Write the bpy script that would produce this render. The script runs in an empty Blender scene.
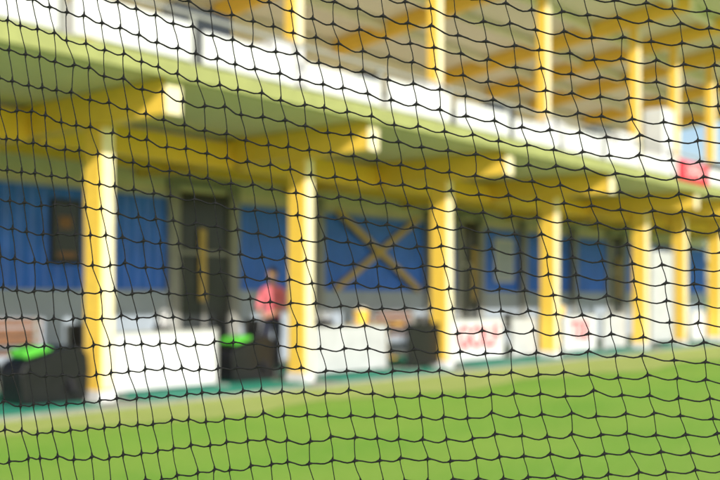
import bpy, bmesh, math, random
from mathutils import Vector, Matrix
random.seed(7)
sc = bpy.context.scene
R = math.radians

# ---------------- materials ----------------
def lin(c):
    return tuple(c)+(1.0,)
def mat(name, col, rough=0.6, var=0.15, scale=6.0, metal=0.0, bump=0.0, stretch=(1,1,1), spec=0.4):
    m = bpy.data.materials.new(name); m.use_nodes = True
    nt = m.node_tree; b = nt.nodes["Principled BSDF"]
    b.inputs["Roughness"].default_value = rough
    b.inputs["Metallic"].default_value = metal
    b.inputs["Specular IOR Level"].default_value = spec
    tc = nt.nodes.new("ShaderNodeTexCoord")
    mp = nt.nodes.new("ShaderNodeMapping"); mp.inputs["Scale"].default_value = stretch
    nz = nt.nodes.new("ShaderNodeTexNoise"); nz.inputs["Scale"].default_value = scale; nz.inputs["Detail"].default_value = 3
    rp = nt.nodes.new("ShaderNodeValToRGB")
    rp.color_ramp.elements[0].position = 0.3; rp.color_ramp.elements[1].position = 0.7
    rp.color_ramp.elements[0].color = lin([max(0,c*(1-var)) for c in col])
    rp.color_ramp.elements[1].color = lin([min(1,c*(1+var)) for c in col])
    nt.links.new(tc.outputs["Object"], mp.inputs["Vector"])
    nt.links.new(mp.outputs["Vector"], nz.inputs["Vector"])
    nt.links.new(nz.outputs["Fac"], rp.inputs["Fac"])
    nt.links.new(rp.outputs["Color"], b.inputs["Base Color"])
    if bump > 0:
        bp = nt.nodes.new("ShaderNodeBump"); bp.inputs["Strength"].default_value = bump
        nt.links.new(nz.outputs["Fac"], bp.inputs["Height"])
        nt.links.new(bp.outputs["Normal"], b.inputs["Normal"])
    return m

M_yel  = mat("yellow_glulam", (0.94,0.60,0.09), 0.5, 0.08, 5, stretch=(1,1,8))
M_sunlit= mat("sunlit_yellow_face", (0.86,0.76,0.50), 0.5, 0.08, 5)  # paler glulam yellow: sunlight on front and end faces put into the colour
M_white= mat("white_paint", (0.70,0.70,0.71), 0.45, 0.08, 3)
M_offw = mat("offwhite_board", (0.50,0.51,0.52), 0.6, 0.10, 3)
M_olive= mat("olive_fascia", (0.34,0.36,0.13), 0.6, 0.10, 4)
M_soff = mat("soffit_board", (0.68,0.62,0.48), 0.7, 0.10, 3, stretch=(1,8,1))
M_deck = mat("roof_lining", (0.84,0.80,0.72), 0.7, 0.06, 3, stretch=(1,8,1))
M_beige= mat("beige_render", (0.80,0.73,0.63), 0.8, 0.08, 2)
M_lowwall=mat("pale_grey_wall", (0.38,0.44,0.52), 0.7, 0.08, 2)
M_blue = mat("blue_cladding", (0.03,0.17,0.74), 0.4, 0.15, 2)
M_dark = mat("dark_glass", (0.04,0.045,0.05), 0.2, 0.2, 2)
M_black= mat("black_plastic", (0.012,0.012,0.014), 0.35, 0.2, 8)
M_green= mat("neon_green_plastic", (0.10,0.50,0.05), 0.4, 0.08, 5)
M_teal = mat("teal_mat", (0.02,0.24,0.16), 0.85, 0.2, 20, bump=0.3)
M_conc = mat("concrete", (0.26,0.27,0.22), 0.85, 0.15, 8, bump=0.2)
M_grey = mat("grey_frame", (0.32,0.32,0.30), 0.5, 0.1, 5)
M_wood = mat("brown_wood", (0.26,0.13,0.07), 0.6, 0.25, 6, stretch=(1,6,6))
M_brace= mat("ochre_brace", (0.60,0.42,0.14), 0.6, 0.15, 6)
M_red  = mat("red_vinyl", (0.68,0.03,0.05), 0.4, 0.08, 4)
M_pink = mat("pink_cloth", (0.85,0.20,0.25), 0.8, 0.12, 12)
M_trou = mat("navy_trousers", (0.03,0.035,0.06), 0.8, 0.2, 12)
M_skin = mat("skin", (0.58,0.33,0.22), 0.5, 0.06, 12)
M_hair = mat("dark_hair", (0.05,0.03,0.02), 0.6, 0.3, 60)
M_shoe = mat("white_shoe", (0.6,0.6,0.6), 0.5, 0.1, 10)
M_steel= mat("steel", (0.5,0.5,0.5), 0.3, 0.05, 10, metal=0.9)
M_net  = mat("net_twine", (0.008,0.008,0.009), 0.7, 0.5, 900, bump=0.5, spec=.2)
M_leaf = mat("leaf", (0.07,0.11,0.03), 0.8, 0.5, 1.5)
M_bark = mat("bark", (0.12,0.08,0.05), 0.9, 0.3, 6)
M_ball = mat("golf_ball_white", (0.8,0.8,0.78), 0.4, 0.03, 8)

def grass_mat(name, a, b_, c, scale1, stripes=False):
    m = bpy.data.materials.new(name); m.use_nodes=True
    nt=m.node_tree; b=nt.nodes["Principled BSDF"]; b.inputs["Roughness"].default_value=0.9
    b.inputs["Specular IOR Level"].default_value=0.1
    tc=nt.nodes.new("ShaderNodeTexCoord")
    n1=nt.nodes.new("ShaderNodeTexNoise"); n1.inputs["Scale"].default_value=scale1; n1.inputs["Detail"].default_value=5
    n2=nt.nodes.new("ShaderNodeTexNoise"); n2.inputs["Scale"].default_value=9; n2.inputs["Detail"].default_value=7; n2.inputs["Roughness"].default_value=.7
    r1=nt.nodes.new("ShaderNodeValToRGB")
    r1.color_ramp.elements[0].position=.32; r1.color_ramp.elements[1].position=.68
    r1.color_ramp.elements[0].color=lin(a); r1.color_ramp.elements[1].color=lin(b_)
    mx=nt.nodes.new("ShaderNodeMixRGB"); mx.inputs[2].default_value=lin(c)
    r2=nt.nodes.new("ShaderNodeValToRGB"); r2.color_ramp.elements[0].position=.48; r2.color_ramp.elements[1].position=.72
    r2.color_ramp.elements[1].color=(.7,.7,.7,1)
    nt.links.new(tc.outputs["Object"],n1.inputs["Vector"]); nt.links.new(tc.outputs["Object"],n2.inputs["Vector"])
    nt.links.new(n1.outputs["Fac"],r1.inputs["Fac"]); nt.links.new(n2.outputs["Fac"],r2.inputs["Fac"])
    nt.links.new(r1.outputs["Color"],mx.inputs[1]); nt.links.new(r2.outputs["Color"],mx.inputs[0])
    out=mx.outputs["Color"]
    if stripes:
        mp=nt.nodes.new("ShaderNodeMapping"); mp.inputs["Rotation"].default_value=(0,0,-math.atan2(.773,.634)+math.pi/2)
        wv=nt.nodes.new("ShaderNodeTexWave"); wv.inputs["Scale"].default_value=.16; wv.inputs["Distortion"].default_value=.5; wv.inputs["Detail"].default_value=2
        nt.links.new(tc.outputs["Object"],mp.inputs["Vector"]); nt.links.new(mp.outputs["Vector"],wv.inputs["Vector"])
        m3=nt.nodes.new("ShaderNodeMixRGB"); m3.inputs[2].default_value=lin((.31,.47,.075)); 
        mm=nt.nodes.new("ShaderNodeMath"); mm.operation='MULTIPLY'; mm.inputs[1].default_value=.5
        nt.links.new(wv.outputs["Fac"],mm.inputs[0]); nt.links.new(mm.outputs[0],m3.inputs[0]); nt.links.new(out,m3.inputs[1]); out=m3.outputs["Color"]
    nt.links.new(out,b.inputs["Base Color"])
    bp=nt.nodes.new("ShaderNodeBump"); bp.inputs["Strength"].default_value=.6; bp.inputs["Distance"].default_value=.03
    nt.links.new(n2.outputs["Fac"],bp.inputs["Height"]); nt.links.new(bp.outputs["Normal"],b.inputs["Normal"])
    return m
M_grass=grass_mat("grass_turf",(0.20,0.41,0.05),(0.27,0.47,0.065),(0.36,0.50,0.11),0.6,True)
M_verge=grass_mat("grass_verge_dry",(0.40,0.49,0.12),(0.47,0.54,0.16),(0.54,0.55,0.22),1.2)

# ---------------- frame helpers ----------------
SD=Vector((0.634,0.773,0)).normalized(); TN=Vector((SD.y,-SD.x,0))
P0=Vector((-3.354,12.8,0)); ANG=math.atan2(SD.y,SD.x)
def W(s,t,z=0): return P0+SD*s+TN*t+Vector((0,0,z))
def root(name,s,t,z=0,yaw=0):
    e=bpy.data.objects.new(name,None); sc.collection.objects.link(e)
    e.location=W(s,t,z); e.rotation_euler=(0,0,ANG+yaw); e.empty_display_size=.3
    return e
def finish(bm,name,m,parent,bevel=0,smooth=False):
    me=bpy.data.meshes.new(name); bmesh.ops.recalc_face_normals(bm,faces=bm.faces[:]); bm.to_mesh(me); bm.free()
    ms = m if isinstance(m,(list,tuple)) else [m]
    for k in ms: me.materials.append(k)
    o=bpy.data.objects.new(name,me); sc.collection.objects.link(o)
    if parent: o.parent=parent
    if bevel: 
        b=o.modifiers.new("bev","BEVEL"); b.width=bevel; b.segments=2; b.limit_method='ANGLE'
    if smooth:
        for p in me.polygons: p.use_smooth=True
    return o
def addbox(bm,x0,x1,y0,y1,z0,z1,z0b=None,z1b=None):
    if z0b is None: z0b=z0
    if z1b is None: z1b=z1
    v=[bm.verts.new(p) for p in [(x0,y0,z0),(x1,y0,z0),(x1,y1,z0b),(x0,y1,z0b),(x0,y0,z1),(x1,y0,z1),(x1,y1,z1b),(x0,y1,z1b)]]
    for f in [(0,3,2,1),(4,5,6,7),(0,1,5,4),(1,2,6,5),(2,3,7,6),(3,0,4,7)]:
        bm.faces.new([v[i] for i in f])
def boxes(name,lst,m,parent,bevel=0.0):
    """lst of (s0,s1,t0,t1,z0,z1[,..]) in building frame: local x=s, y=-t"""
    bm=bmesh.new()
    for b in lst:
        s0,s1,t0,t1,z0,z1=b[:6]
        if len(b)==8:
            addbox(bm,s0,s1,-t1,-t0,b[6],b[7],z0,z1)
        else: addbox(bm,s0,s1,-t1,-t0,z0,z1)
    return finish(bm,name,m,parent,bevel)
def tube(bm,a,b,r0,r1=None,n=10):
    if r1 is None: r1=r0
    a=Vector(a); b=Vector(b); d=(b-a); L=d.length
    q=d.to_track_quat('Z','Y').to_matrix().to_4x4()
    bmesh.ops.create_cone(bm,cap_ends=True,segments=n,radius1=r0,radius2=r1,depth=L,matrix=Matrix.Translation((a+b)/2)@q)

# ---------------- ground ----------------
bm=bmesh.new(); S=600
vs=[bm.verts.new(p) for p in [(-S,-S,0),(S,-S,0),(S,S,0),(-S,S,0)]]; bm.faces.new(vs)
finish(bm,"ground",M_grass,None)
vr=root("grass_verge",0,0,0)
bm=bmesh.new(); N=60; rows=[]
for i in range(N+1):
    s=-12+i*0.75
    rows.append((bm.verts.new((s,-0.3,0.005)),bm.verts.new((s,-(1.9+.08*s+.25*math.sin(i*.9)+random.uniform(-.15,.15)),0.005))))
for i in range(N): bm.faces.new([rows[i][0],rows[i][1],rows[i+1][1],rows[i+1][0]])
finish(bm,"verge_turf",M_verge,vr)

# ---------------- building ----------------
B=root("driving_range_building",0,0,0)
S0,S1=-9.0,32.0
COLS=[-8.0,-3.9,0,3.8,7.68,11.83,16.6,19.2,21.96,25.8,29.6]
boxes("floor_slab",[(S0,S1,-4.2,0.62,-0.05,0.06)],M_conc,B,0.01)
mats=[]
for i in range(len(COLS)-1):
    mats.append((COLS[i]+.35,COLS[i+1]-.35,-2.4,0.55,0.062,0.085))
boxes("tee_mats",mats,M_teal,B,0.005)
cw,cd=0.18,0.34
yl=[];cr=[];bs=[]
for s in COLS:
    yl.append((s-cw/2,s+cw/2,-cd/2,cd/2,0.20,3.56))
    cr.append((s-cw/2+.02,s+cw/2+.012,cd/2+.002,cd/2+.03,0.22,3.54))
    bs.append((s-cw/2-.03,s+cw/2+.03,-cd/2-.03,cd/2+.045,0.05,0.199))
boxes("lower_columns",yl,M_yel,B,0.008); boxes("lower_column_sunlit_fronts",cr,M_sunlit,B,0.004); boxes("column_feet",bs,M_white,B,0.01)  # pale front strips paint the sunlit side of the columns
bb=[];be=[]
for s in COLS:
    bb.append((s-.11,s+.11,-3.97,1.46,3.565,3.995))
    be.append((s-.12,s+.12,1.463,1.49,3.555,3.99))
boxes("lower_cantilever_beams",bb,M_yel,B,0.01); boxes("beam_end_sunlit_faces",be,M_sunlit,B,0.004)  # pale end plates carry the sun's brightness as colour
hd=[]
for i in range(len(COLS)-1):
    hd.append((COLS[i]+.112,COLS[i+1]-.112,-1.6,-1.42,3.5,3.93))
    hd.append((COLS[i]+.112,COLS[i+1]-.112,-3.2,-3.05,3.6,3.95))
boxes("lower_header_beams",hd,M_yel,B,0.008)
boxes("upper_floor_slab",[(S0,S1,-6.3,1.55,4.0,4.16)],M_soff,B)
boxes("slab_fascia",[(S0,S1,1.552,1.62,3.95,4.17)],M_olive,B,0.005)
pp=[]; s=S0+.25; n=0
while s<S1:
    L=1.62; pp.append((s,min(s+L,S1),1.57,1.63,4.19,4.55+.05*((n*5)%3))); s+=L+.2; n+=1
boxes("parapet_panels",pp,M_white,B,0.01)
boxes("parapet_rail",[(S0,S1,1.52,1.56,4.76,4.80)],M_grey,B)
pst=[(S0+.12+1.82*k,S0+.18+1.82*k,1.50,1.55,4.16,4.759) for k in range(22)]
boxes("parapet_posts",pst,M_grey,B)
uc=[];ucc=[]
for s in COLS:
    uc.append((s-.08,s+.08,-.26,-.04,4.162,8.34)); ucc.append((s-.06,s+.09,-.038,-.012,4.18,8.30))
boxes("upper_columns",uc,M_yel,B,0.008); boxes("upper_column_sunlit_fronts",ucc,M_sunlit,B,0.004)  # front strips again in the painted sunlit tone
k=.12
rb=[];re=[]
for s in COLS:
    t0,t1=-6.15,1.35
    rb.append((s-.1,s+.1,t0,t1,8.35+k*t0,8.75+k*t0,8.35+k*t1,8.75+k*t1))
    re.append((s-.11,s+.11,t1+.003,t1+.03,8.34+k*t1,8.74+k*t1))
boxes("roof_beams",rb,M_yel,B,0.01); boxes("roof_beam_sunlit_ends",re,M_sunlit,B)  # roof beam ends get the same painted sunlight
rp=[]
for t in (-4.6,-3.0,-1.4,.9):
    for i in range(len(COLS)-1):
        rp.append((COLS[i]+.102,COLS[i+1]-.102,t,t+.12,8.52+k*t,8.74+k*t))
boxes("roof_purlins",rp,M_deck,B)
boxes("roof_deck",[(S0,S1,-6.6,2.1,8.76+k*-6.6,8.95+k*-6.6,8.76+k*2.1,8.95+k*2.1)],M_deck,B)
boxes("roof_fascia",[(S0,S1,2.103,2.15,8.90,9.24)],M_white,B)
boxes("upper_back_wall",[(S0,S1,-6.4,-6.2,4.17,7.98)],M_beige,B)
uw=[];uf=[]
for i in range(len(COLS)-1):
    a,b=COLS[i]+.5,COLS[i+1]-.5
    uw.append((a,b,-6.197,-6.16,5.0,6.95)); uf.append((a-.06,b+.06,-6.197,-6.14,6.953,7.03)); uf.append(((a+b)/2-.04,(a+b)/2+.04,-6.155,-6.13,5.0,6.95))
boxes("upper_windows",uw,M_dark,B); boxes("upper_window_frames",uf,M_white,B)
boxes("upper_bay_screens",[(s+.02,s+.06,-2.6,-.5,4.17,5.3) for s in COLS],M_offw,B,0.01)
boxes("upper_ball_machines",[(s+.6,s+1.1+.25*(i%3),.5,.8,4.17,4.95+.12*((i*7)%3)) for i,s in enumerate(COLS)],M_dark,B,0.03)
boxes("upper_white_boxes",[(12.6,13.5,.9,1.3,4.17,5.0),(15.2,15.9,.7,1.2,4.17,5.9),(9.6,10.3,.8,1.2,4.17,4.85),(2.0,2.6,.8,1.2,4.17,4.9),(5.6,6.0,.8,1.2,4.17,4.95)],M_white,B,0.02)
boxes("lower_back_wall_core",[(S0,S1,-4.3,-4.02,0.0,3.99)],M_beige,B)
doors=[(4.45,6.25),(14.1,15.4),(23.0,24.4)]
segs=[];c=S0
for a,b in doors: segs.append((c,a)); c=b
segs.append((c,S1))
bm=bmesh.new()
for a,b in segs:
    n=int((b-a)/.06); prev=None; dx=(b-a)/n
    for i in range(n+1):
        ph=i%4; t=-4.018+(.035 if ph in (1,2) else 0.0)
        x=a+i*dx
        v0=bm.verts.new((x,-t,1.52)); v1=bm.verts.new((x,-t,3.25))
        if prev: bm.faces.new([prev[0],v0,v1,prev[1]])
        prev=(v0,v1)
finish(bm,"blue_corrugated_cladding",M_blue,B)
boxes("pale_lower_wall",[(a,b,-4.018,-3.96,0.06,1.515) for a,b in segs],M_lowwall,B)
boxes("wall_capping",[(a,b,-4.018,-3.94,3.253,3.32) for a,b in segs],M_offw,B)
dl=[];df=[];dy=[]
for a,b in doors:
    dl.append((a+.25,b-.25,-4.018,-3.99,0.07,3.4))
    df+= [(a,a+.25,-4.018,-3.9,0.06,3.5),(b-.25,b,-4.018,-3.9,0.06,3.5),(a,b,-4.018,-3.9,3.503,3.62),(a+.25,b-.25,-3.988,-3.95,2.2,2.28),((a+b)/2-.03,(a+b)/2+.03,-3.988,-3.955,.07,2.198)]
    dy.append((a+.75,a+.92,-3.948,-3.93,1.3,2.7))
boxes("door_glass",dl,M_dark,B); boxes("door_frames",df,M_grey,B,0.005); boxes("door_signs",dy,M_brace,B)
def strut(bm,p,q,w=.14,th=.06):
    p=Vector(p);q=Vector(q);d=(q-p);L=d.length
    mtx=Matrix.Translation((p+q)/2)@Matrix.Rotation(-math.atan2(d.z,d.x),4,'Y')
    r=bmesh.ops.create_cube(bm,size=1,matrix=mtx@Matrix.Diagonal((L,th,w,1)))
bm=bmesh.new()
strut(bm,(9.2,3.92,1.55),(12.3,3.92,3.3)); strut(bm,(9.2,3.855,3.3),(12.3,3.855,1.55))
strut(bm,(25.6,3.92,1.55),(28.6,3.92,3.3)); strut(bm,(25.6,3.855,3.3),(28.6,3.855,1.55))
finish(bm,"cross_bracing",M_brace,B)
boxes("wall_posts",[(s-.09,s+.09,-3.95,-3.78,0.06,3.56) for s in (-2,8.6,12.75,17.4,20.5)],M_grey,B,.005)

P=root("wall_poster",2.2,-3.93,1.95)
boxes("poster_frame",[(-.3,.3,-.02,.02,0,1.1)],M_black,P,.01)
boxes("poster_picture",[(-.24,.24,.021,.026,.06,1.04)],M_dark,P)
boxes("poster_caption",[(-.18,.18,.027,.030,.1,.2),(-.15,.1,.027,.030,.6,.8)],M_wood,P)
P=root("wall_poster",16.5,-3.93,1.8)
boxes("poster_frame",[(-.55,.45,-.02,.02,0,1.2)],M_white,P,.01)
boxes("poster_picture",[(-.48,.38,.021,.026,.06,1.14)],M_lowwall,P)

# ---------- low bay screens ----------
def screen(s0,s1,t,h,m,text=None,z0=.14):
    r=root("bay_screen",(s0+s1)/2,t,0.085)
    w=(s1-s0)/2
    boxes("panel",[(-w+.03,w-.03,-.015,.015,z0,h-.03)],m,r,.006)
    boxes("frame",[(-w,-w+.035,-.03,.03,0,h),(w-.035,w,-.03,.03,0,h),(-w+.036,w-.036,-.028,.028,h-.035,h)],M_grey if m!=M_black else M_black,r,.006)
    boxes("feet",[(-w-.01,-w+.05,-.25,.25,-.0,.03),(w-.05,w+.01,-.25,.25,-.0,.03)],M_grey,r,.004)
    if text:
        cu=bpy.data.curves.new("lettering","FONT"); cu.body=text; cu.size=.62; cu.offset=.012; cu.extrude=.003; cu.align_x='CENTER'; cu.align_y='CENTER'
        o=bpy.data.objects.new("lettering",cu); sc.collection.objects.link(o); cu.materials.append(M_red)
        o.parent=r; o.location=(0,-.022,h*.55); o.rotation_euler=(R(90),0,0)
    return r
screen(-4.3,-2.0,-.3,.84,M_white)
screen(.42,2.3,-.28,.84,M_white,z0=.03)
screen(4.35,6.4,-.3,.82,M_offw,z0=.03)
screen(6.6,7.95,.02,.82,M_black,z0=.06)
screen(8.45,10.4,-.3,.86,M_white,"GOLF",z0=.03)
screen(10.7,12.6,-.3,.86,M_offw,z0=.03)
screen(13.0,14.7,-.3,.88,M_white,"TEE",z0=.03)
screen(15.05,16.4,-.3,.88,M_offw,z0=.03)
screen(20.8,23.2,-.3,.88,M_white,z0=.03)
screen(24.2,27,-.3,.88,M_white,z0=.03)

r=root("privacy_screen",17.75,.12,.085)
boxes("canvas",[(-.75,.65,-.02,.02,.12,2.5)],M_offw,r,.01)
boxes("poles",[(-.82,-.76,-.04,.04,0,2.65),(.66,.72,-.04,.04,0,2.65)],M_grey,r,.01)
boxes("feet",[(-.85,-.73,-.26,.26,0,.04),(.63,.75,-.26,.26,0,.04)],M_grey,r)
r=root("red_sign",15.95,1.655,4.12)
boxes("board",[(-.95,.95,-.015,.02,0,.5)],M_red,r,.01)
cu=bpy.data.curves.new("lettering","FONT"); cu.body="OPEN"; cu.size=.42; cu.extrude=.003; cu.align_x='CENTER'; cu.align_y='CENTER'
o=bpy.data.objects.new("lettering",cu); sc.collection.objects.link(o); cu.materials.append(M_white); o.parent=r; o.location=(0,-.026,.25); o.rotation_euler=(R(90),0,0)

# ---------- ball dispensers ----------
def dispenser(s,t,sc_=1.0):
    r=root("ball_dispenser",s,t,.085)
    bm=bmesh.new()
    prof=[(-.45,.04),(-.40,0),(.40,0),(.46,.05),(.48,.40),(.46,.58),(.38,.67),(.25,.70),(.05,.66),(-.2,.60),(-.42,.52),(-.48,.40)]
    f=[bm.verts.new((x*sc_,-.25,z*sc_)) for x,z in prof]; b=[bm.verts.new((x*sc_,.25,z*sc_)) for x,z in prof]
    n=len(prof); bm.faces.new(f); bm.faces.new(b[::-1])
    for i in range(n): bm.faces.new([f[i],f[(i+1)%n],b[(i+1)%n],b[i]])
    finish(bm,"hopper_body",M_black,r,.02)
    bm=bmesh.new()
    prof=[(-.46,.60),(-.42,.57),(-.2,.625),(-.06,.665),(-.08,.69),(-.16,.71),(-.32,.70),(-.42,.67)]
    f=[bm.verts.new((x*sc_,-.27,z*sc_)) for x,z in prof]; b=[bm.verts.new((x*sc_,.05,z*sc_)) for x,z in prof]
    n=len(prof); bm.faces.new(f); bm.faces.new(b[::-1])
    for i in range(n): bm.faces.new([f[i],f[(i+1)%n],b[(i+1)%n],b[i]])
    finish(bm,"green_lid",M_green,r,.01)
    bm=bmesh.new(); tube(bm,(.2,-.25,.3),(.2,-.34,.12),.04)
    finish(bm,"chute",M_black,r)
dispenser(-.68,-.15,1.0); dispenser(3.15,-.6,1.0); dispenser(-4.9,-.3); dispenser(11.6,-1.6,1.1)

def bench(s,t):
    r=root("wooden_bench",s,t,.06)
    boxes("seat",[(-.9,.9,-.22+.11*i,-.13+.11*i,.43,.47) for i in range(4)],M_wood,r,.006)
    boxes("backrest",[(-.9,.9,-.30,-.27,.58+.14*i,.69+.14*i) for i in range(3)],M_wood,r,.006)
    boxes("legs",[(x,x+.06,a,b,0,z) for x in (-.8,.74) for a,b,z in ((-.26,-.2,1.0),(.12,.18,.43))],M_grey,r,.004)
bench(.6,-3.3); bench(10.8,-3.3); bench(-3,-3.3)

def bag(s,t,lean=.15):
    r=root("golf_bag",s,t,.085)
    bm=bmesh.new(); tube(bm,(0,0,0),(lean,0,.85),.13,.15,16); finish(bm,"bag_body",M_black,r,.01,)
    bm=bmesh.new(); tube(bm,(-.06+.02,-.14,.15),(.06,-.14,.5),.07,.06,10); finish(bm,"side_pocket",M_red,r)
    bm=bmesh.new(); bm2=bmesh.new()
    for i in range(6):
        a=i*1.05; p=(lean+.07*math.cos(a),.07*math.sin(a),.83); q=(lean*1.3+.1*math.cos(a),.1*math.sin(a),1.02+.03*(i%3))
        tube(bm,p,q,.007,.007,6)
        bmesh.ops.create_icosphere(bm2,subdivisions=1,radius=.04,matrix=Matrix.Translation(q)@Matrix.Diagonal((1.4,.7,.8,1)))
    finish(bm,"club_shafts",M_steel,r); finish(bm2,"club_heads",M_steel,r)
bag(2.15,-1.5); bag(6.9,-2.3); bag(13.2,-1.6); bag(9.8,-1.8); bag(5.4,-1.3)

def basket(s,t,m,z=.085):
    r=root("ball_basket",s,t,z)
    bm=bmesh.new(); tube(bm,(0,0,0),(0,0,.28),.12,.17,16); finish(bm,"bucket",m,r)
    bm=bmesh.new()
    for i in range(12): tube(bm,(.17*math.cos(math.pi*i/12),0,.28+.17*math.sin(math.pi*i/12)),(.17*math.cos(math.pi*(i+1)/12),0,.28+.17*math.sin(math.pi*(i+1)/12)),.008,.008,6)
    finish(bm,"handle",M_steel,r)
    bm=bmesh.new()
    for i in range(24):
        a=random.random()*6.28; q=random.random()**.5*.13
        bmesh.ops.create_icosphere(bm,subdivisions=1,radius=.021,matrix=Matrix.Translation((q*math.cos(a),q*math.sin(a),.29+.04*(1-q/.13))))
    finish(bm,"balls",M_ball,r)
def table(s,t,m):
    r=root("side_table",s,t,.085)
    bm=bmesh.new(); tube(bm,(0,0,.72),(0,0,.75),.35,.35,24); tube(bm,(0,0,.02),(0,0,.72),.03,.03,10); tube(bm,(0,0,0),(0,0,.03),.22,.18,20)
    finish(bm,"table_body",m,r,.004)
table(8.0,-2.2,M_yel); basket(8.0,-2.2,M_yel,.836)
table(9.0,-2.3,M_yel); table(2.9,-2.2,M_white); basket(2.9,-2.2,M_offw,.836)
table(16.6,-2.3,M_yel); basket(16.6,-2.3,M_yel,.836)
basket(7.1,-1.2,M_yel)

def chair(s,t,yaw,m):
    r=root("tee_chair",s,t,.085,yaw)
    boxes("seat",[(-.22,.22,-.22,.22,.42,.46)],m,r,.015)
    boxes("backrest",[(-.22,.22,-.25,-.22,.5,.9)],m,r,.015)
    boxes("legs",[(x,x+.03,y,y+.03,0,.9 if y<0 else .42) for x in (-.215,.185) for y in (-.218,.18)],M_grey,r)
chair(1.2,-1.9,.3,M_black); chair(5.0,-2.1,-.4,M_black); chair(9.4,-1.5,.2,M_black); chair(13.8,-2.0,0,M_black); chair(15.4,-1.5,.5,M_white)

# ---------- person ----------
def person(s,t,yaw):
    r=root("golfer_person",s,t,.085,yaw)
    J={ 'pel':((0,0,.95),.15,.11),'waist':((0,0,1.08),.135,.10),'chest':((0,.01,1.28),.165,.115),'sh':((0,.02,1.42),.13,.085),'neck':((0,.015,1.50),.055,.055),'nk2':((0,0,1.57),.052,.052)}
    E=[('pel','waist'),('waist','chest'),('chest','sh'),('sh','neck'),('neck','nk2')]
    for sd,n in ((-1,'R'),(1,'L')):
        J['hip'+n]=((.09*sd,0,.88),.095,.095); J['kn'+n]=((.10*sd,-.03,.49),.062,.062); J['an'+n]=((.11*sd,.02,.09),.042,.045); J['toe'+n]=((.13*sd,-.15,.035),.045,.033)
        J['sho'+n]=((.185*sd,.02,1.41),.06,.06)
        J['el'+n]=((.24*sd,-.03,1.13),.044,.044); J['wr'+n]=((.10*sd,-.26,1.02),.029,.026); J['pa'+n]=((.055*sd,-.33,.99),.034,.02)
        E+=[('pel','hip'+n),('hip'+n,'kn'+n),('kn'+n,'an'+n),('an'+n,'toe'+n),('sh','sho'+n),('sho'+n,'el'+n),('el'+n,'wr'+n),('wr'+n,'pa'+n)]
    names=list(J); me=bpy.data.meshes.new("body"); me.from_pydata([J[k][0] for k in names],[(names.index(a),names.index(b)) for a,b in E],[])
    o=bpy.data.objects.new("body",me); sc.collection.objects.link(o)
    md=o.modifiers.new("skin","SKIN"); 
    for i,k_ in enumerate(names):
        sv=me.skin_vertices[0].data[i]; sv.radius=(J[k_][1],J[k_][2]); sv.use_root=(k_=='pel')
    ss=o.modifiers.new("sub","SUBSURF"); ss.levels=2; ss.render_levels=2
    dg=bpy.context.evaluated_depsgraph_get(); me2=bpy.data.meshes.new_from_object(o.evaluated_get(dg)); 
    bpy.data.objects.remove(o); 
    me2.materials.clear()
    for m in (M_pink,M_trou,M_skin,M_shoe): me2.materials.append(m)
    for p in me2.polygons:
        c=p.center; p.use_smooth=True
        if c.z<.1: p.material_index=3
        elif c.z<.97 and abs(c.y)<.2: p.material_index=1
        elif c.z>1.49: p.material_index=2
        elif c.y<-.12: p.material_index=2
        else: p.material_index=0
    o=bpy.data.objects.new("body",me2); sc.collection.objects.link(o); o.parent=r
    bm=bmesh.new(); bmesh.ops.create_uvsphere(bm,u_segments=24,v_segments=18,radius=1)
    for v in bm.verts:
        x,y,z=v.co
        w=.078*(1-.18*max(0,-z)); v.co=Vector((x*w,y*.095*(1-.1*max(0,-z)),z*.118))
        if y<-.5 and abs(x)<.2 and -.25<z<.1: v.co.y-=.018
    for sd in (-1,1):
        bmesh.ops.create_icosphere(bm,subdivisions=2,radius=.03,matrix=Matrix.Translation((.078*sd,.01,-.005))@Matrix.Diagonal((.35,.6,1,1)))
    h=finish(bm,"head",M_skin,r,smooth=True); h.location=(0,-.01,1.67)
    bm=bmesh.new()
    for sd in (-1,1): bmesh.ops.create_icosphere(bm,subdivisions=1,radius=.009,matrix=Matrix.Translation((.03*sd,-.088,.01)))
    addbox(bm,-.022,.022,-.09,-.082,-.052,-.045)
    h=finish(bm,"eyes_and_mouth",M_hair,r); h.location=(0,-.01,1.67)
    bm=bmesh.new(); bmesh.ops.create_uvsphere(bm,u_segments=24,v_segments=16,radius=1)
    for v in bm.verts:
        x,y,z=v.co; v.co=Vector((x*.088,y*.104+.012,z*.118+.014))
    bmesh.ops.delete(bm,geom=[v for v in bm.verts if v.co.z<.03-max(0,v.co.y)*1.0 and v.co.y<.06 or v.co.z<-.07],context='VERTS')
    h=finish(bm,"hair",M_hair,r,smooth=True); h.location=(0,-.01,1.67)
    for sd in (-1,1):
        bm=bmesh.new()
        base=Vector((.05*sd,-.345,.985))
        for i,L in enumerate((.07,.08,.075,.06)):
            a=base+Vector((0,.0,.026-.018*i)); b=a+Vector((-.035*sd,-.03,0)); c=b+Vector((-.03*sd,.022,-.008))
            tube(bm,a,b,.009,.008,8); tube(bm,b,c,.008,.006,8)
        tube(bm,base+Vector((-.01*sd,.03,.03)),base+Vector((-.03*sd,.0,.05)),.010,.008,8)
        finish(bm,"hand_fingers",M_skin,r,smooth=True)
    bm=bmesh.new(); tube(bm,(0,-.35,1.05),(0,-.75,.12),.006,.005,8); tube(bm,(0,-.35,1.07),(0,-.46,.80),.013,.011,8)
    addbox(bm,-.03,.05,-.80,-.74,.05,.11); finish(bm,"golf_club",M_steel,r)
person(4.15,-.95,R(-70))

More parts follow.
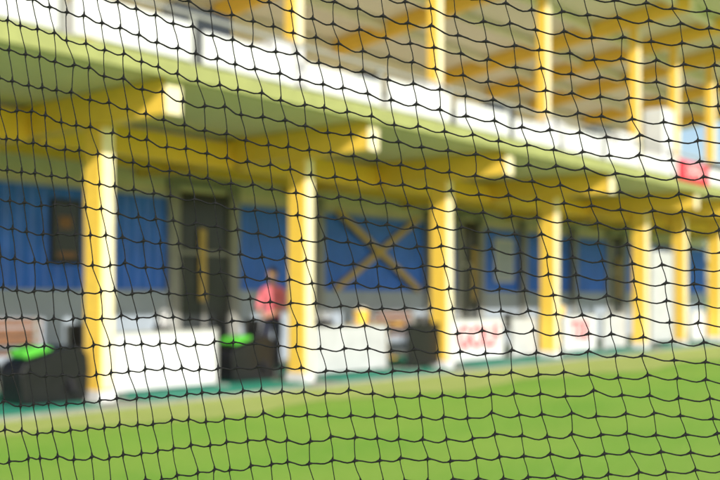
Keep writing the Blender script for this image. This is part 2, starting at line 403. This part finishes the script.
# ---------- distant trees ----------
bm=bmesh.new(); tp=[]
for i in range(20):
    cx=-60+i*7+random.uniform(-2,2); cy=72+random.uniform(-4,4); H=random.uniform(7,12); tp.append((cx,cy,H))
    tube(bm,(cx,cy,0),(cx+random.uniform(-.4,.4),cy,H*.7),.28,.08,6)
for cx,cy,H in tp:
    for j in range(12):
        q=Vector((cx+random.gauss(0,1.8),cy+random.gauss(0,1.5),H*.35+random.random()*H*.6)); rr=random.uniform(.8,1.7)
        for l in range(35):
            d=Vector((random.gauss(0,1),random.gauss(0,1),random.gauss(0,1))).normalized()*rr*random.uniform(.6,1.05)
            c=q+d; u=Vector((random.gauss(0,1),random.gauss(0,1),random.gauss(0,1))).normalized()*.34; w=u.orthogonal().normalized()*.25
            f=bm.faces.new([bm.verts.new(c+u),bm.verts.new(c+w),bm.verts.new(c-u),bm.verts.new(c-w)]); f.material_index=1
finish(bm,"distant_trees",[M_bark,M_leaf],None)

# ---------- safety net (close) ----------
NR=root("safety_net",0,0,0); NR.location=(0,0.70,0); NR.rotation_euler=(0,0,0)
random.seed(11)
def step(x): return .0160+.0240*max(-.27,min(.26,x))
X=[0.0]
while X[-1]<.60: X.append(X[-1]+step(X[-1]))
XL=[0.0]
while XL[-1]>-.48: XL.append(XL[-1]-step(XL[-1]))
X=XL[::-1][:-1]+X
ZC=1.378
def g(x): return math.exp(-1.35*.26*math.tanh((x+.12)/.26))
rowsp=.0178
NRW=range(-34,34)
def sm(i,j,a):
    return math.sin(i*.37+j*.23+a)*.5+math.sin(i*.13-j*.41+a*2.1)*.5
K={}
for ci,x in enumerate(X):
    for j in NRW:
        w=j*rowsp
        zz=ZC+w*g(x)-.04*x+.003*sm(ci,j,1.0)+random.gauss(0,.0009)
        xx=x+.003*sm(ci,j,4.0)+random.gauss(0,.0009)-.13*(w)
        yy=.006*sm(ci*.5,j*.5,2.0)+random.gauss(0,.001)
        K[(ci,j)]=Vector((xx,yy,zz))
def mkcurve(nm,dep):
    cu=bpy.data.curves.new(nm,"CURVE"); cu.dimensions='3D'; cu.bevel_depth=dep; cu.bevel_resolution=1; cu.resolution_u=1
    cu.materials.append(M_net); o=bpy.data.objects.new(nm,cu); sc.collection.objects.link(o); o.parent=NR; return cu
def thread(cu,pts):
    sp=cu.splines.new('POLY'); sp.points.add(len(pts)-1)
    for i,(p,rd) in enumerate(pts):
        sp.points[i].co=(p.x,p.y,p.z,1); sp.points[i].radius=rd
NX=len(X)
cH=mkcurve("cross_twine",.00056); cV=mkcurve("down_twine",.00037)
for j in NRW:
    pts=[]
    for ci in range(NX-1):
        a=K[(ci,j)];b=K[(ci+1,j)]; L=(b-a).length; sg=L*random.uniform(.05,.14)
        for u,rd in ((0,2.0),(.08,1.6),(.16,1.0),(.33,1.0),(.5,1.0),(.67,1.0),(.84,1.0),(.92,1.5)):
            p=a.lerp(b,u); p.z-=sg*4*u*(1-u)-.0006*math.sin(u*6.28); pts.append((p,rd*random.uniform(.92,1.08)))
    thread(cH,pts)
jj=list(NRW)
for ci in range(NX):
    pts=[]
    for n in range(len(jj)-1):
        a=K[(ci,jj[n])];b=K[(ci,jj[n+1])]; sg=random.uniform(-.0006,.0007)
        for u,rd in ((0,2.4),(.09,1.7),(.16,1.0),(.5,.95),(.84,1.0),(.92,1.7)):
            p=a.lerp(b,u); p.x+=sg*4*u*(1-u)+.0005*math.sin(u*6.28); p.y+=.0008*(1 if u==0 else 0); pts.append((p,rd))
    thread(cV,pts)
cB=mkcurve("border_rope",.004)
for j in (NRW[0],NRW[-1]):
    thread(cB,[(K[(ci,j)],1) for ci in range(NX)])

# ---------- light ----------
el=R(25)
src=(TN*1.0+SD*(-.50)).normalized()
sv=Vector((src.x*math.cos(el),src.y*math.cos(el),math.sin(el)))
L=bpy.data.lights.new("sun","SUN"); L.energy=5.0; L.angle=R(.5); L.color=(1,.95,.86)
lo=bpy.data.objects.new("sun",L); sc.collection.objects.link(lo); lo.rotation_euler=sv.to_track_quat('Z','Y').to_euler(); lo.location=(5,-5,12)
w=bpy.data.worlds.new("World"); sc.world=w; w.use_nodes=True
nt=w.node_tree; bg=nt.nodes["Background"]; sk=nt.nodes.new("ShaderNodeTexSky"); sk.sky_type='NISHITA'; sk.sun_disc=False
sk.sun_elevation=el; sk.sun_rotation=math.atan2(src.x,src.y); nt.links.new(sk.outputs[0],bg.inputs[0]); bg.inputs[1].default_value=.15

# ---------- camera ----------
c=bpy.data.cameras.new("camera"); co=bpy.data.objects.new("camera",c); sc.collection.objects.link(co)
co.location=(0,0,1.4); co.rotation_euler=(R(90),0,0); c.lens=50; c.sensor_width=36; c.shift_y=.078
c.clip_start=.05; c.clip_end=2000
c.dof.use_dof=True; c.dof.focus_distance=.70; c.dof.aperture_fstop=7.6
sc.camera=co
sc.view_settings.view_transform='Standard'; sc.view_settings.look='None'; sc.view_settings.exposure=0
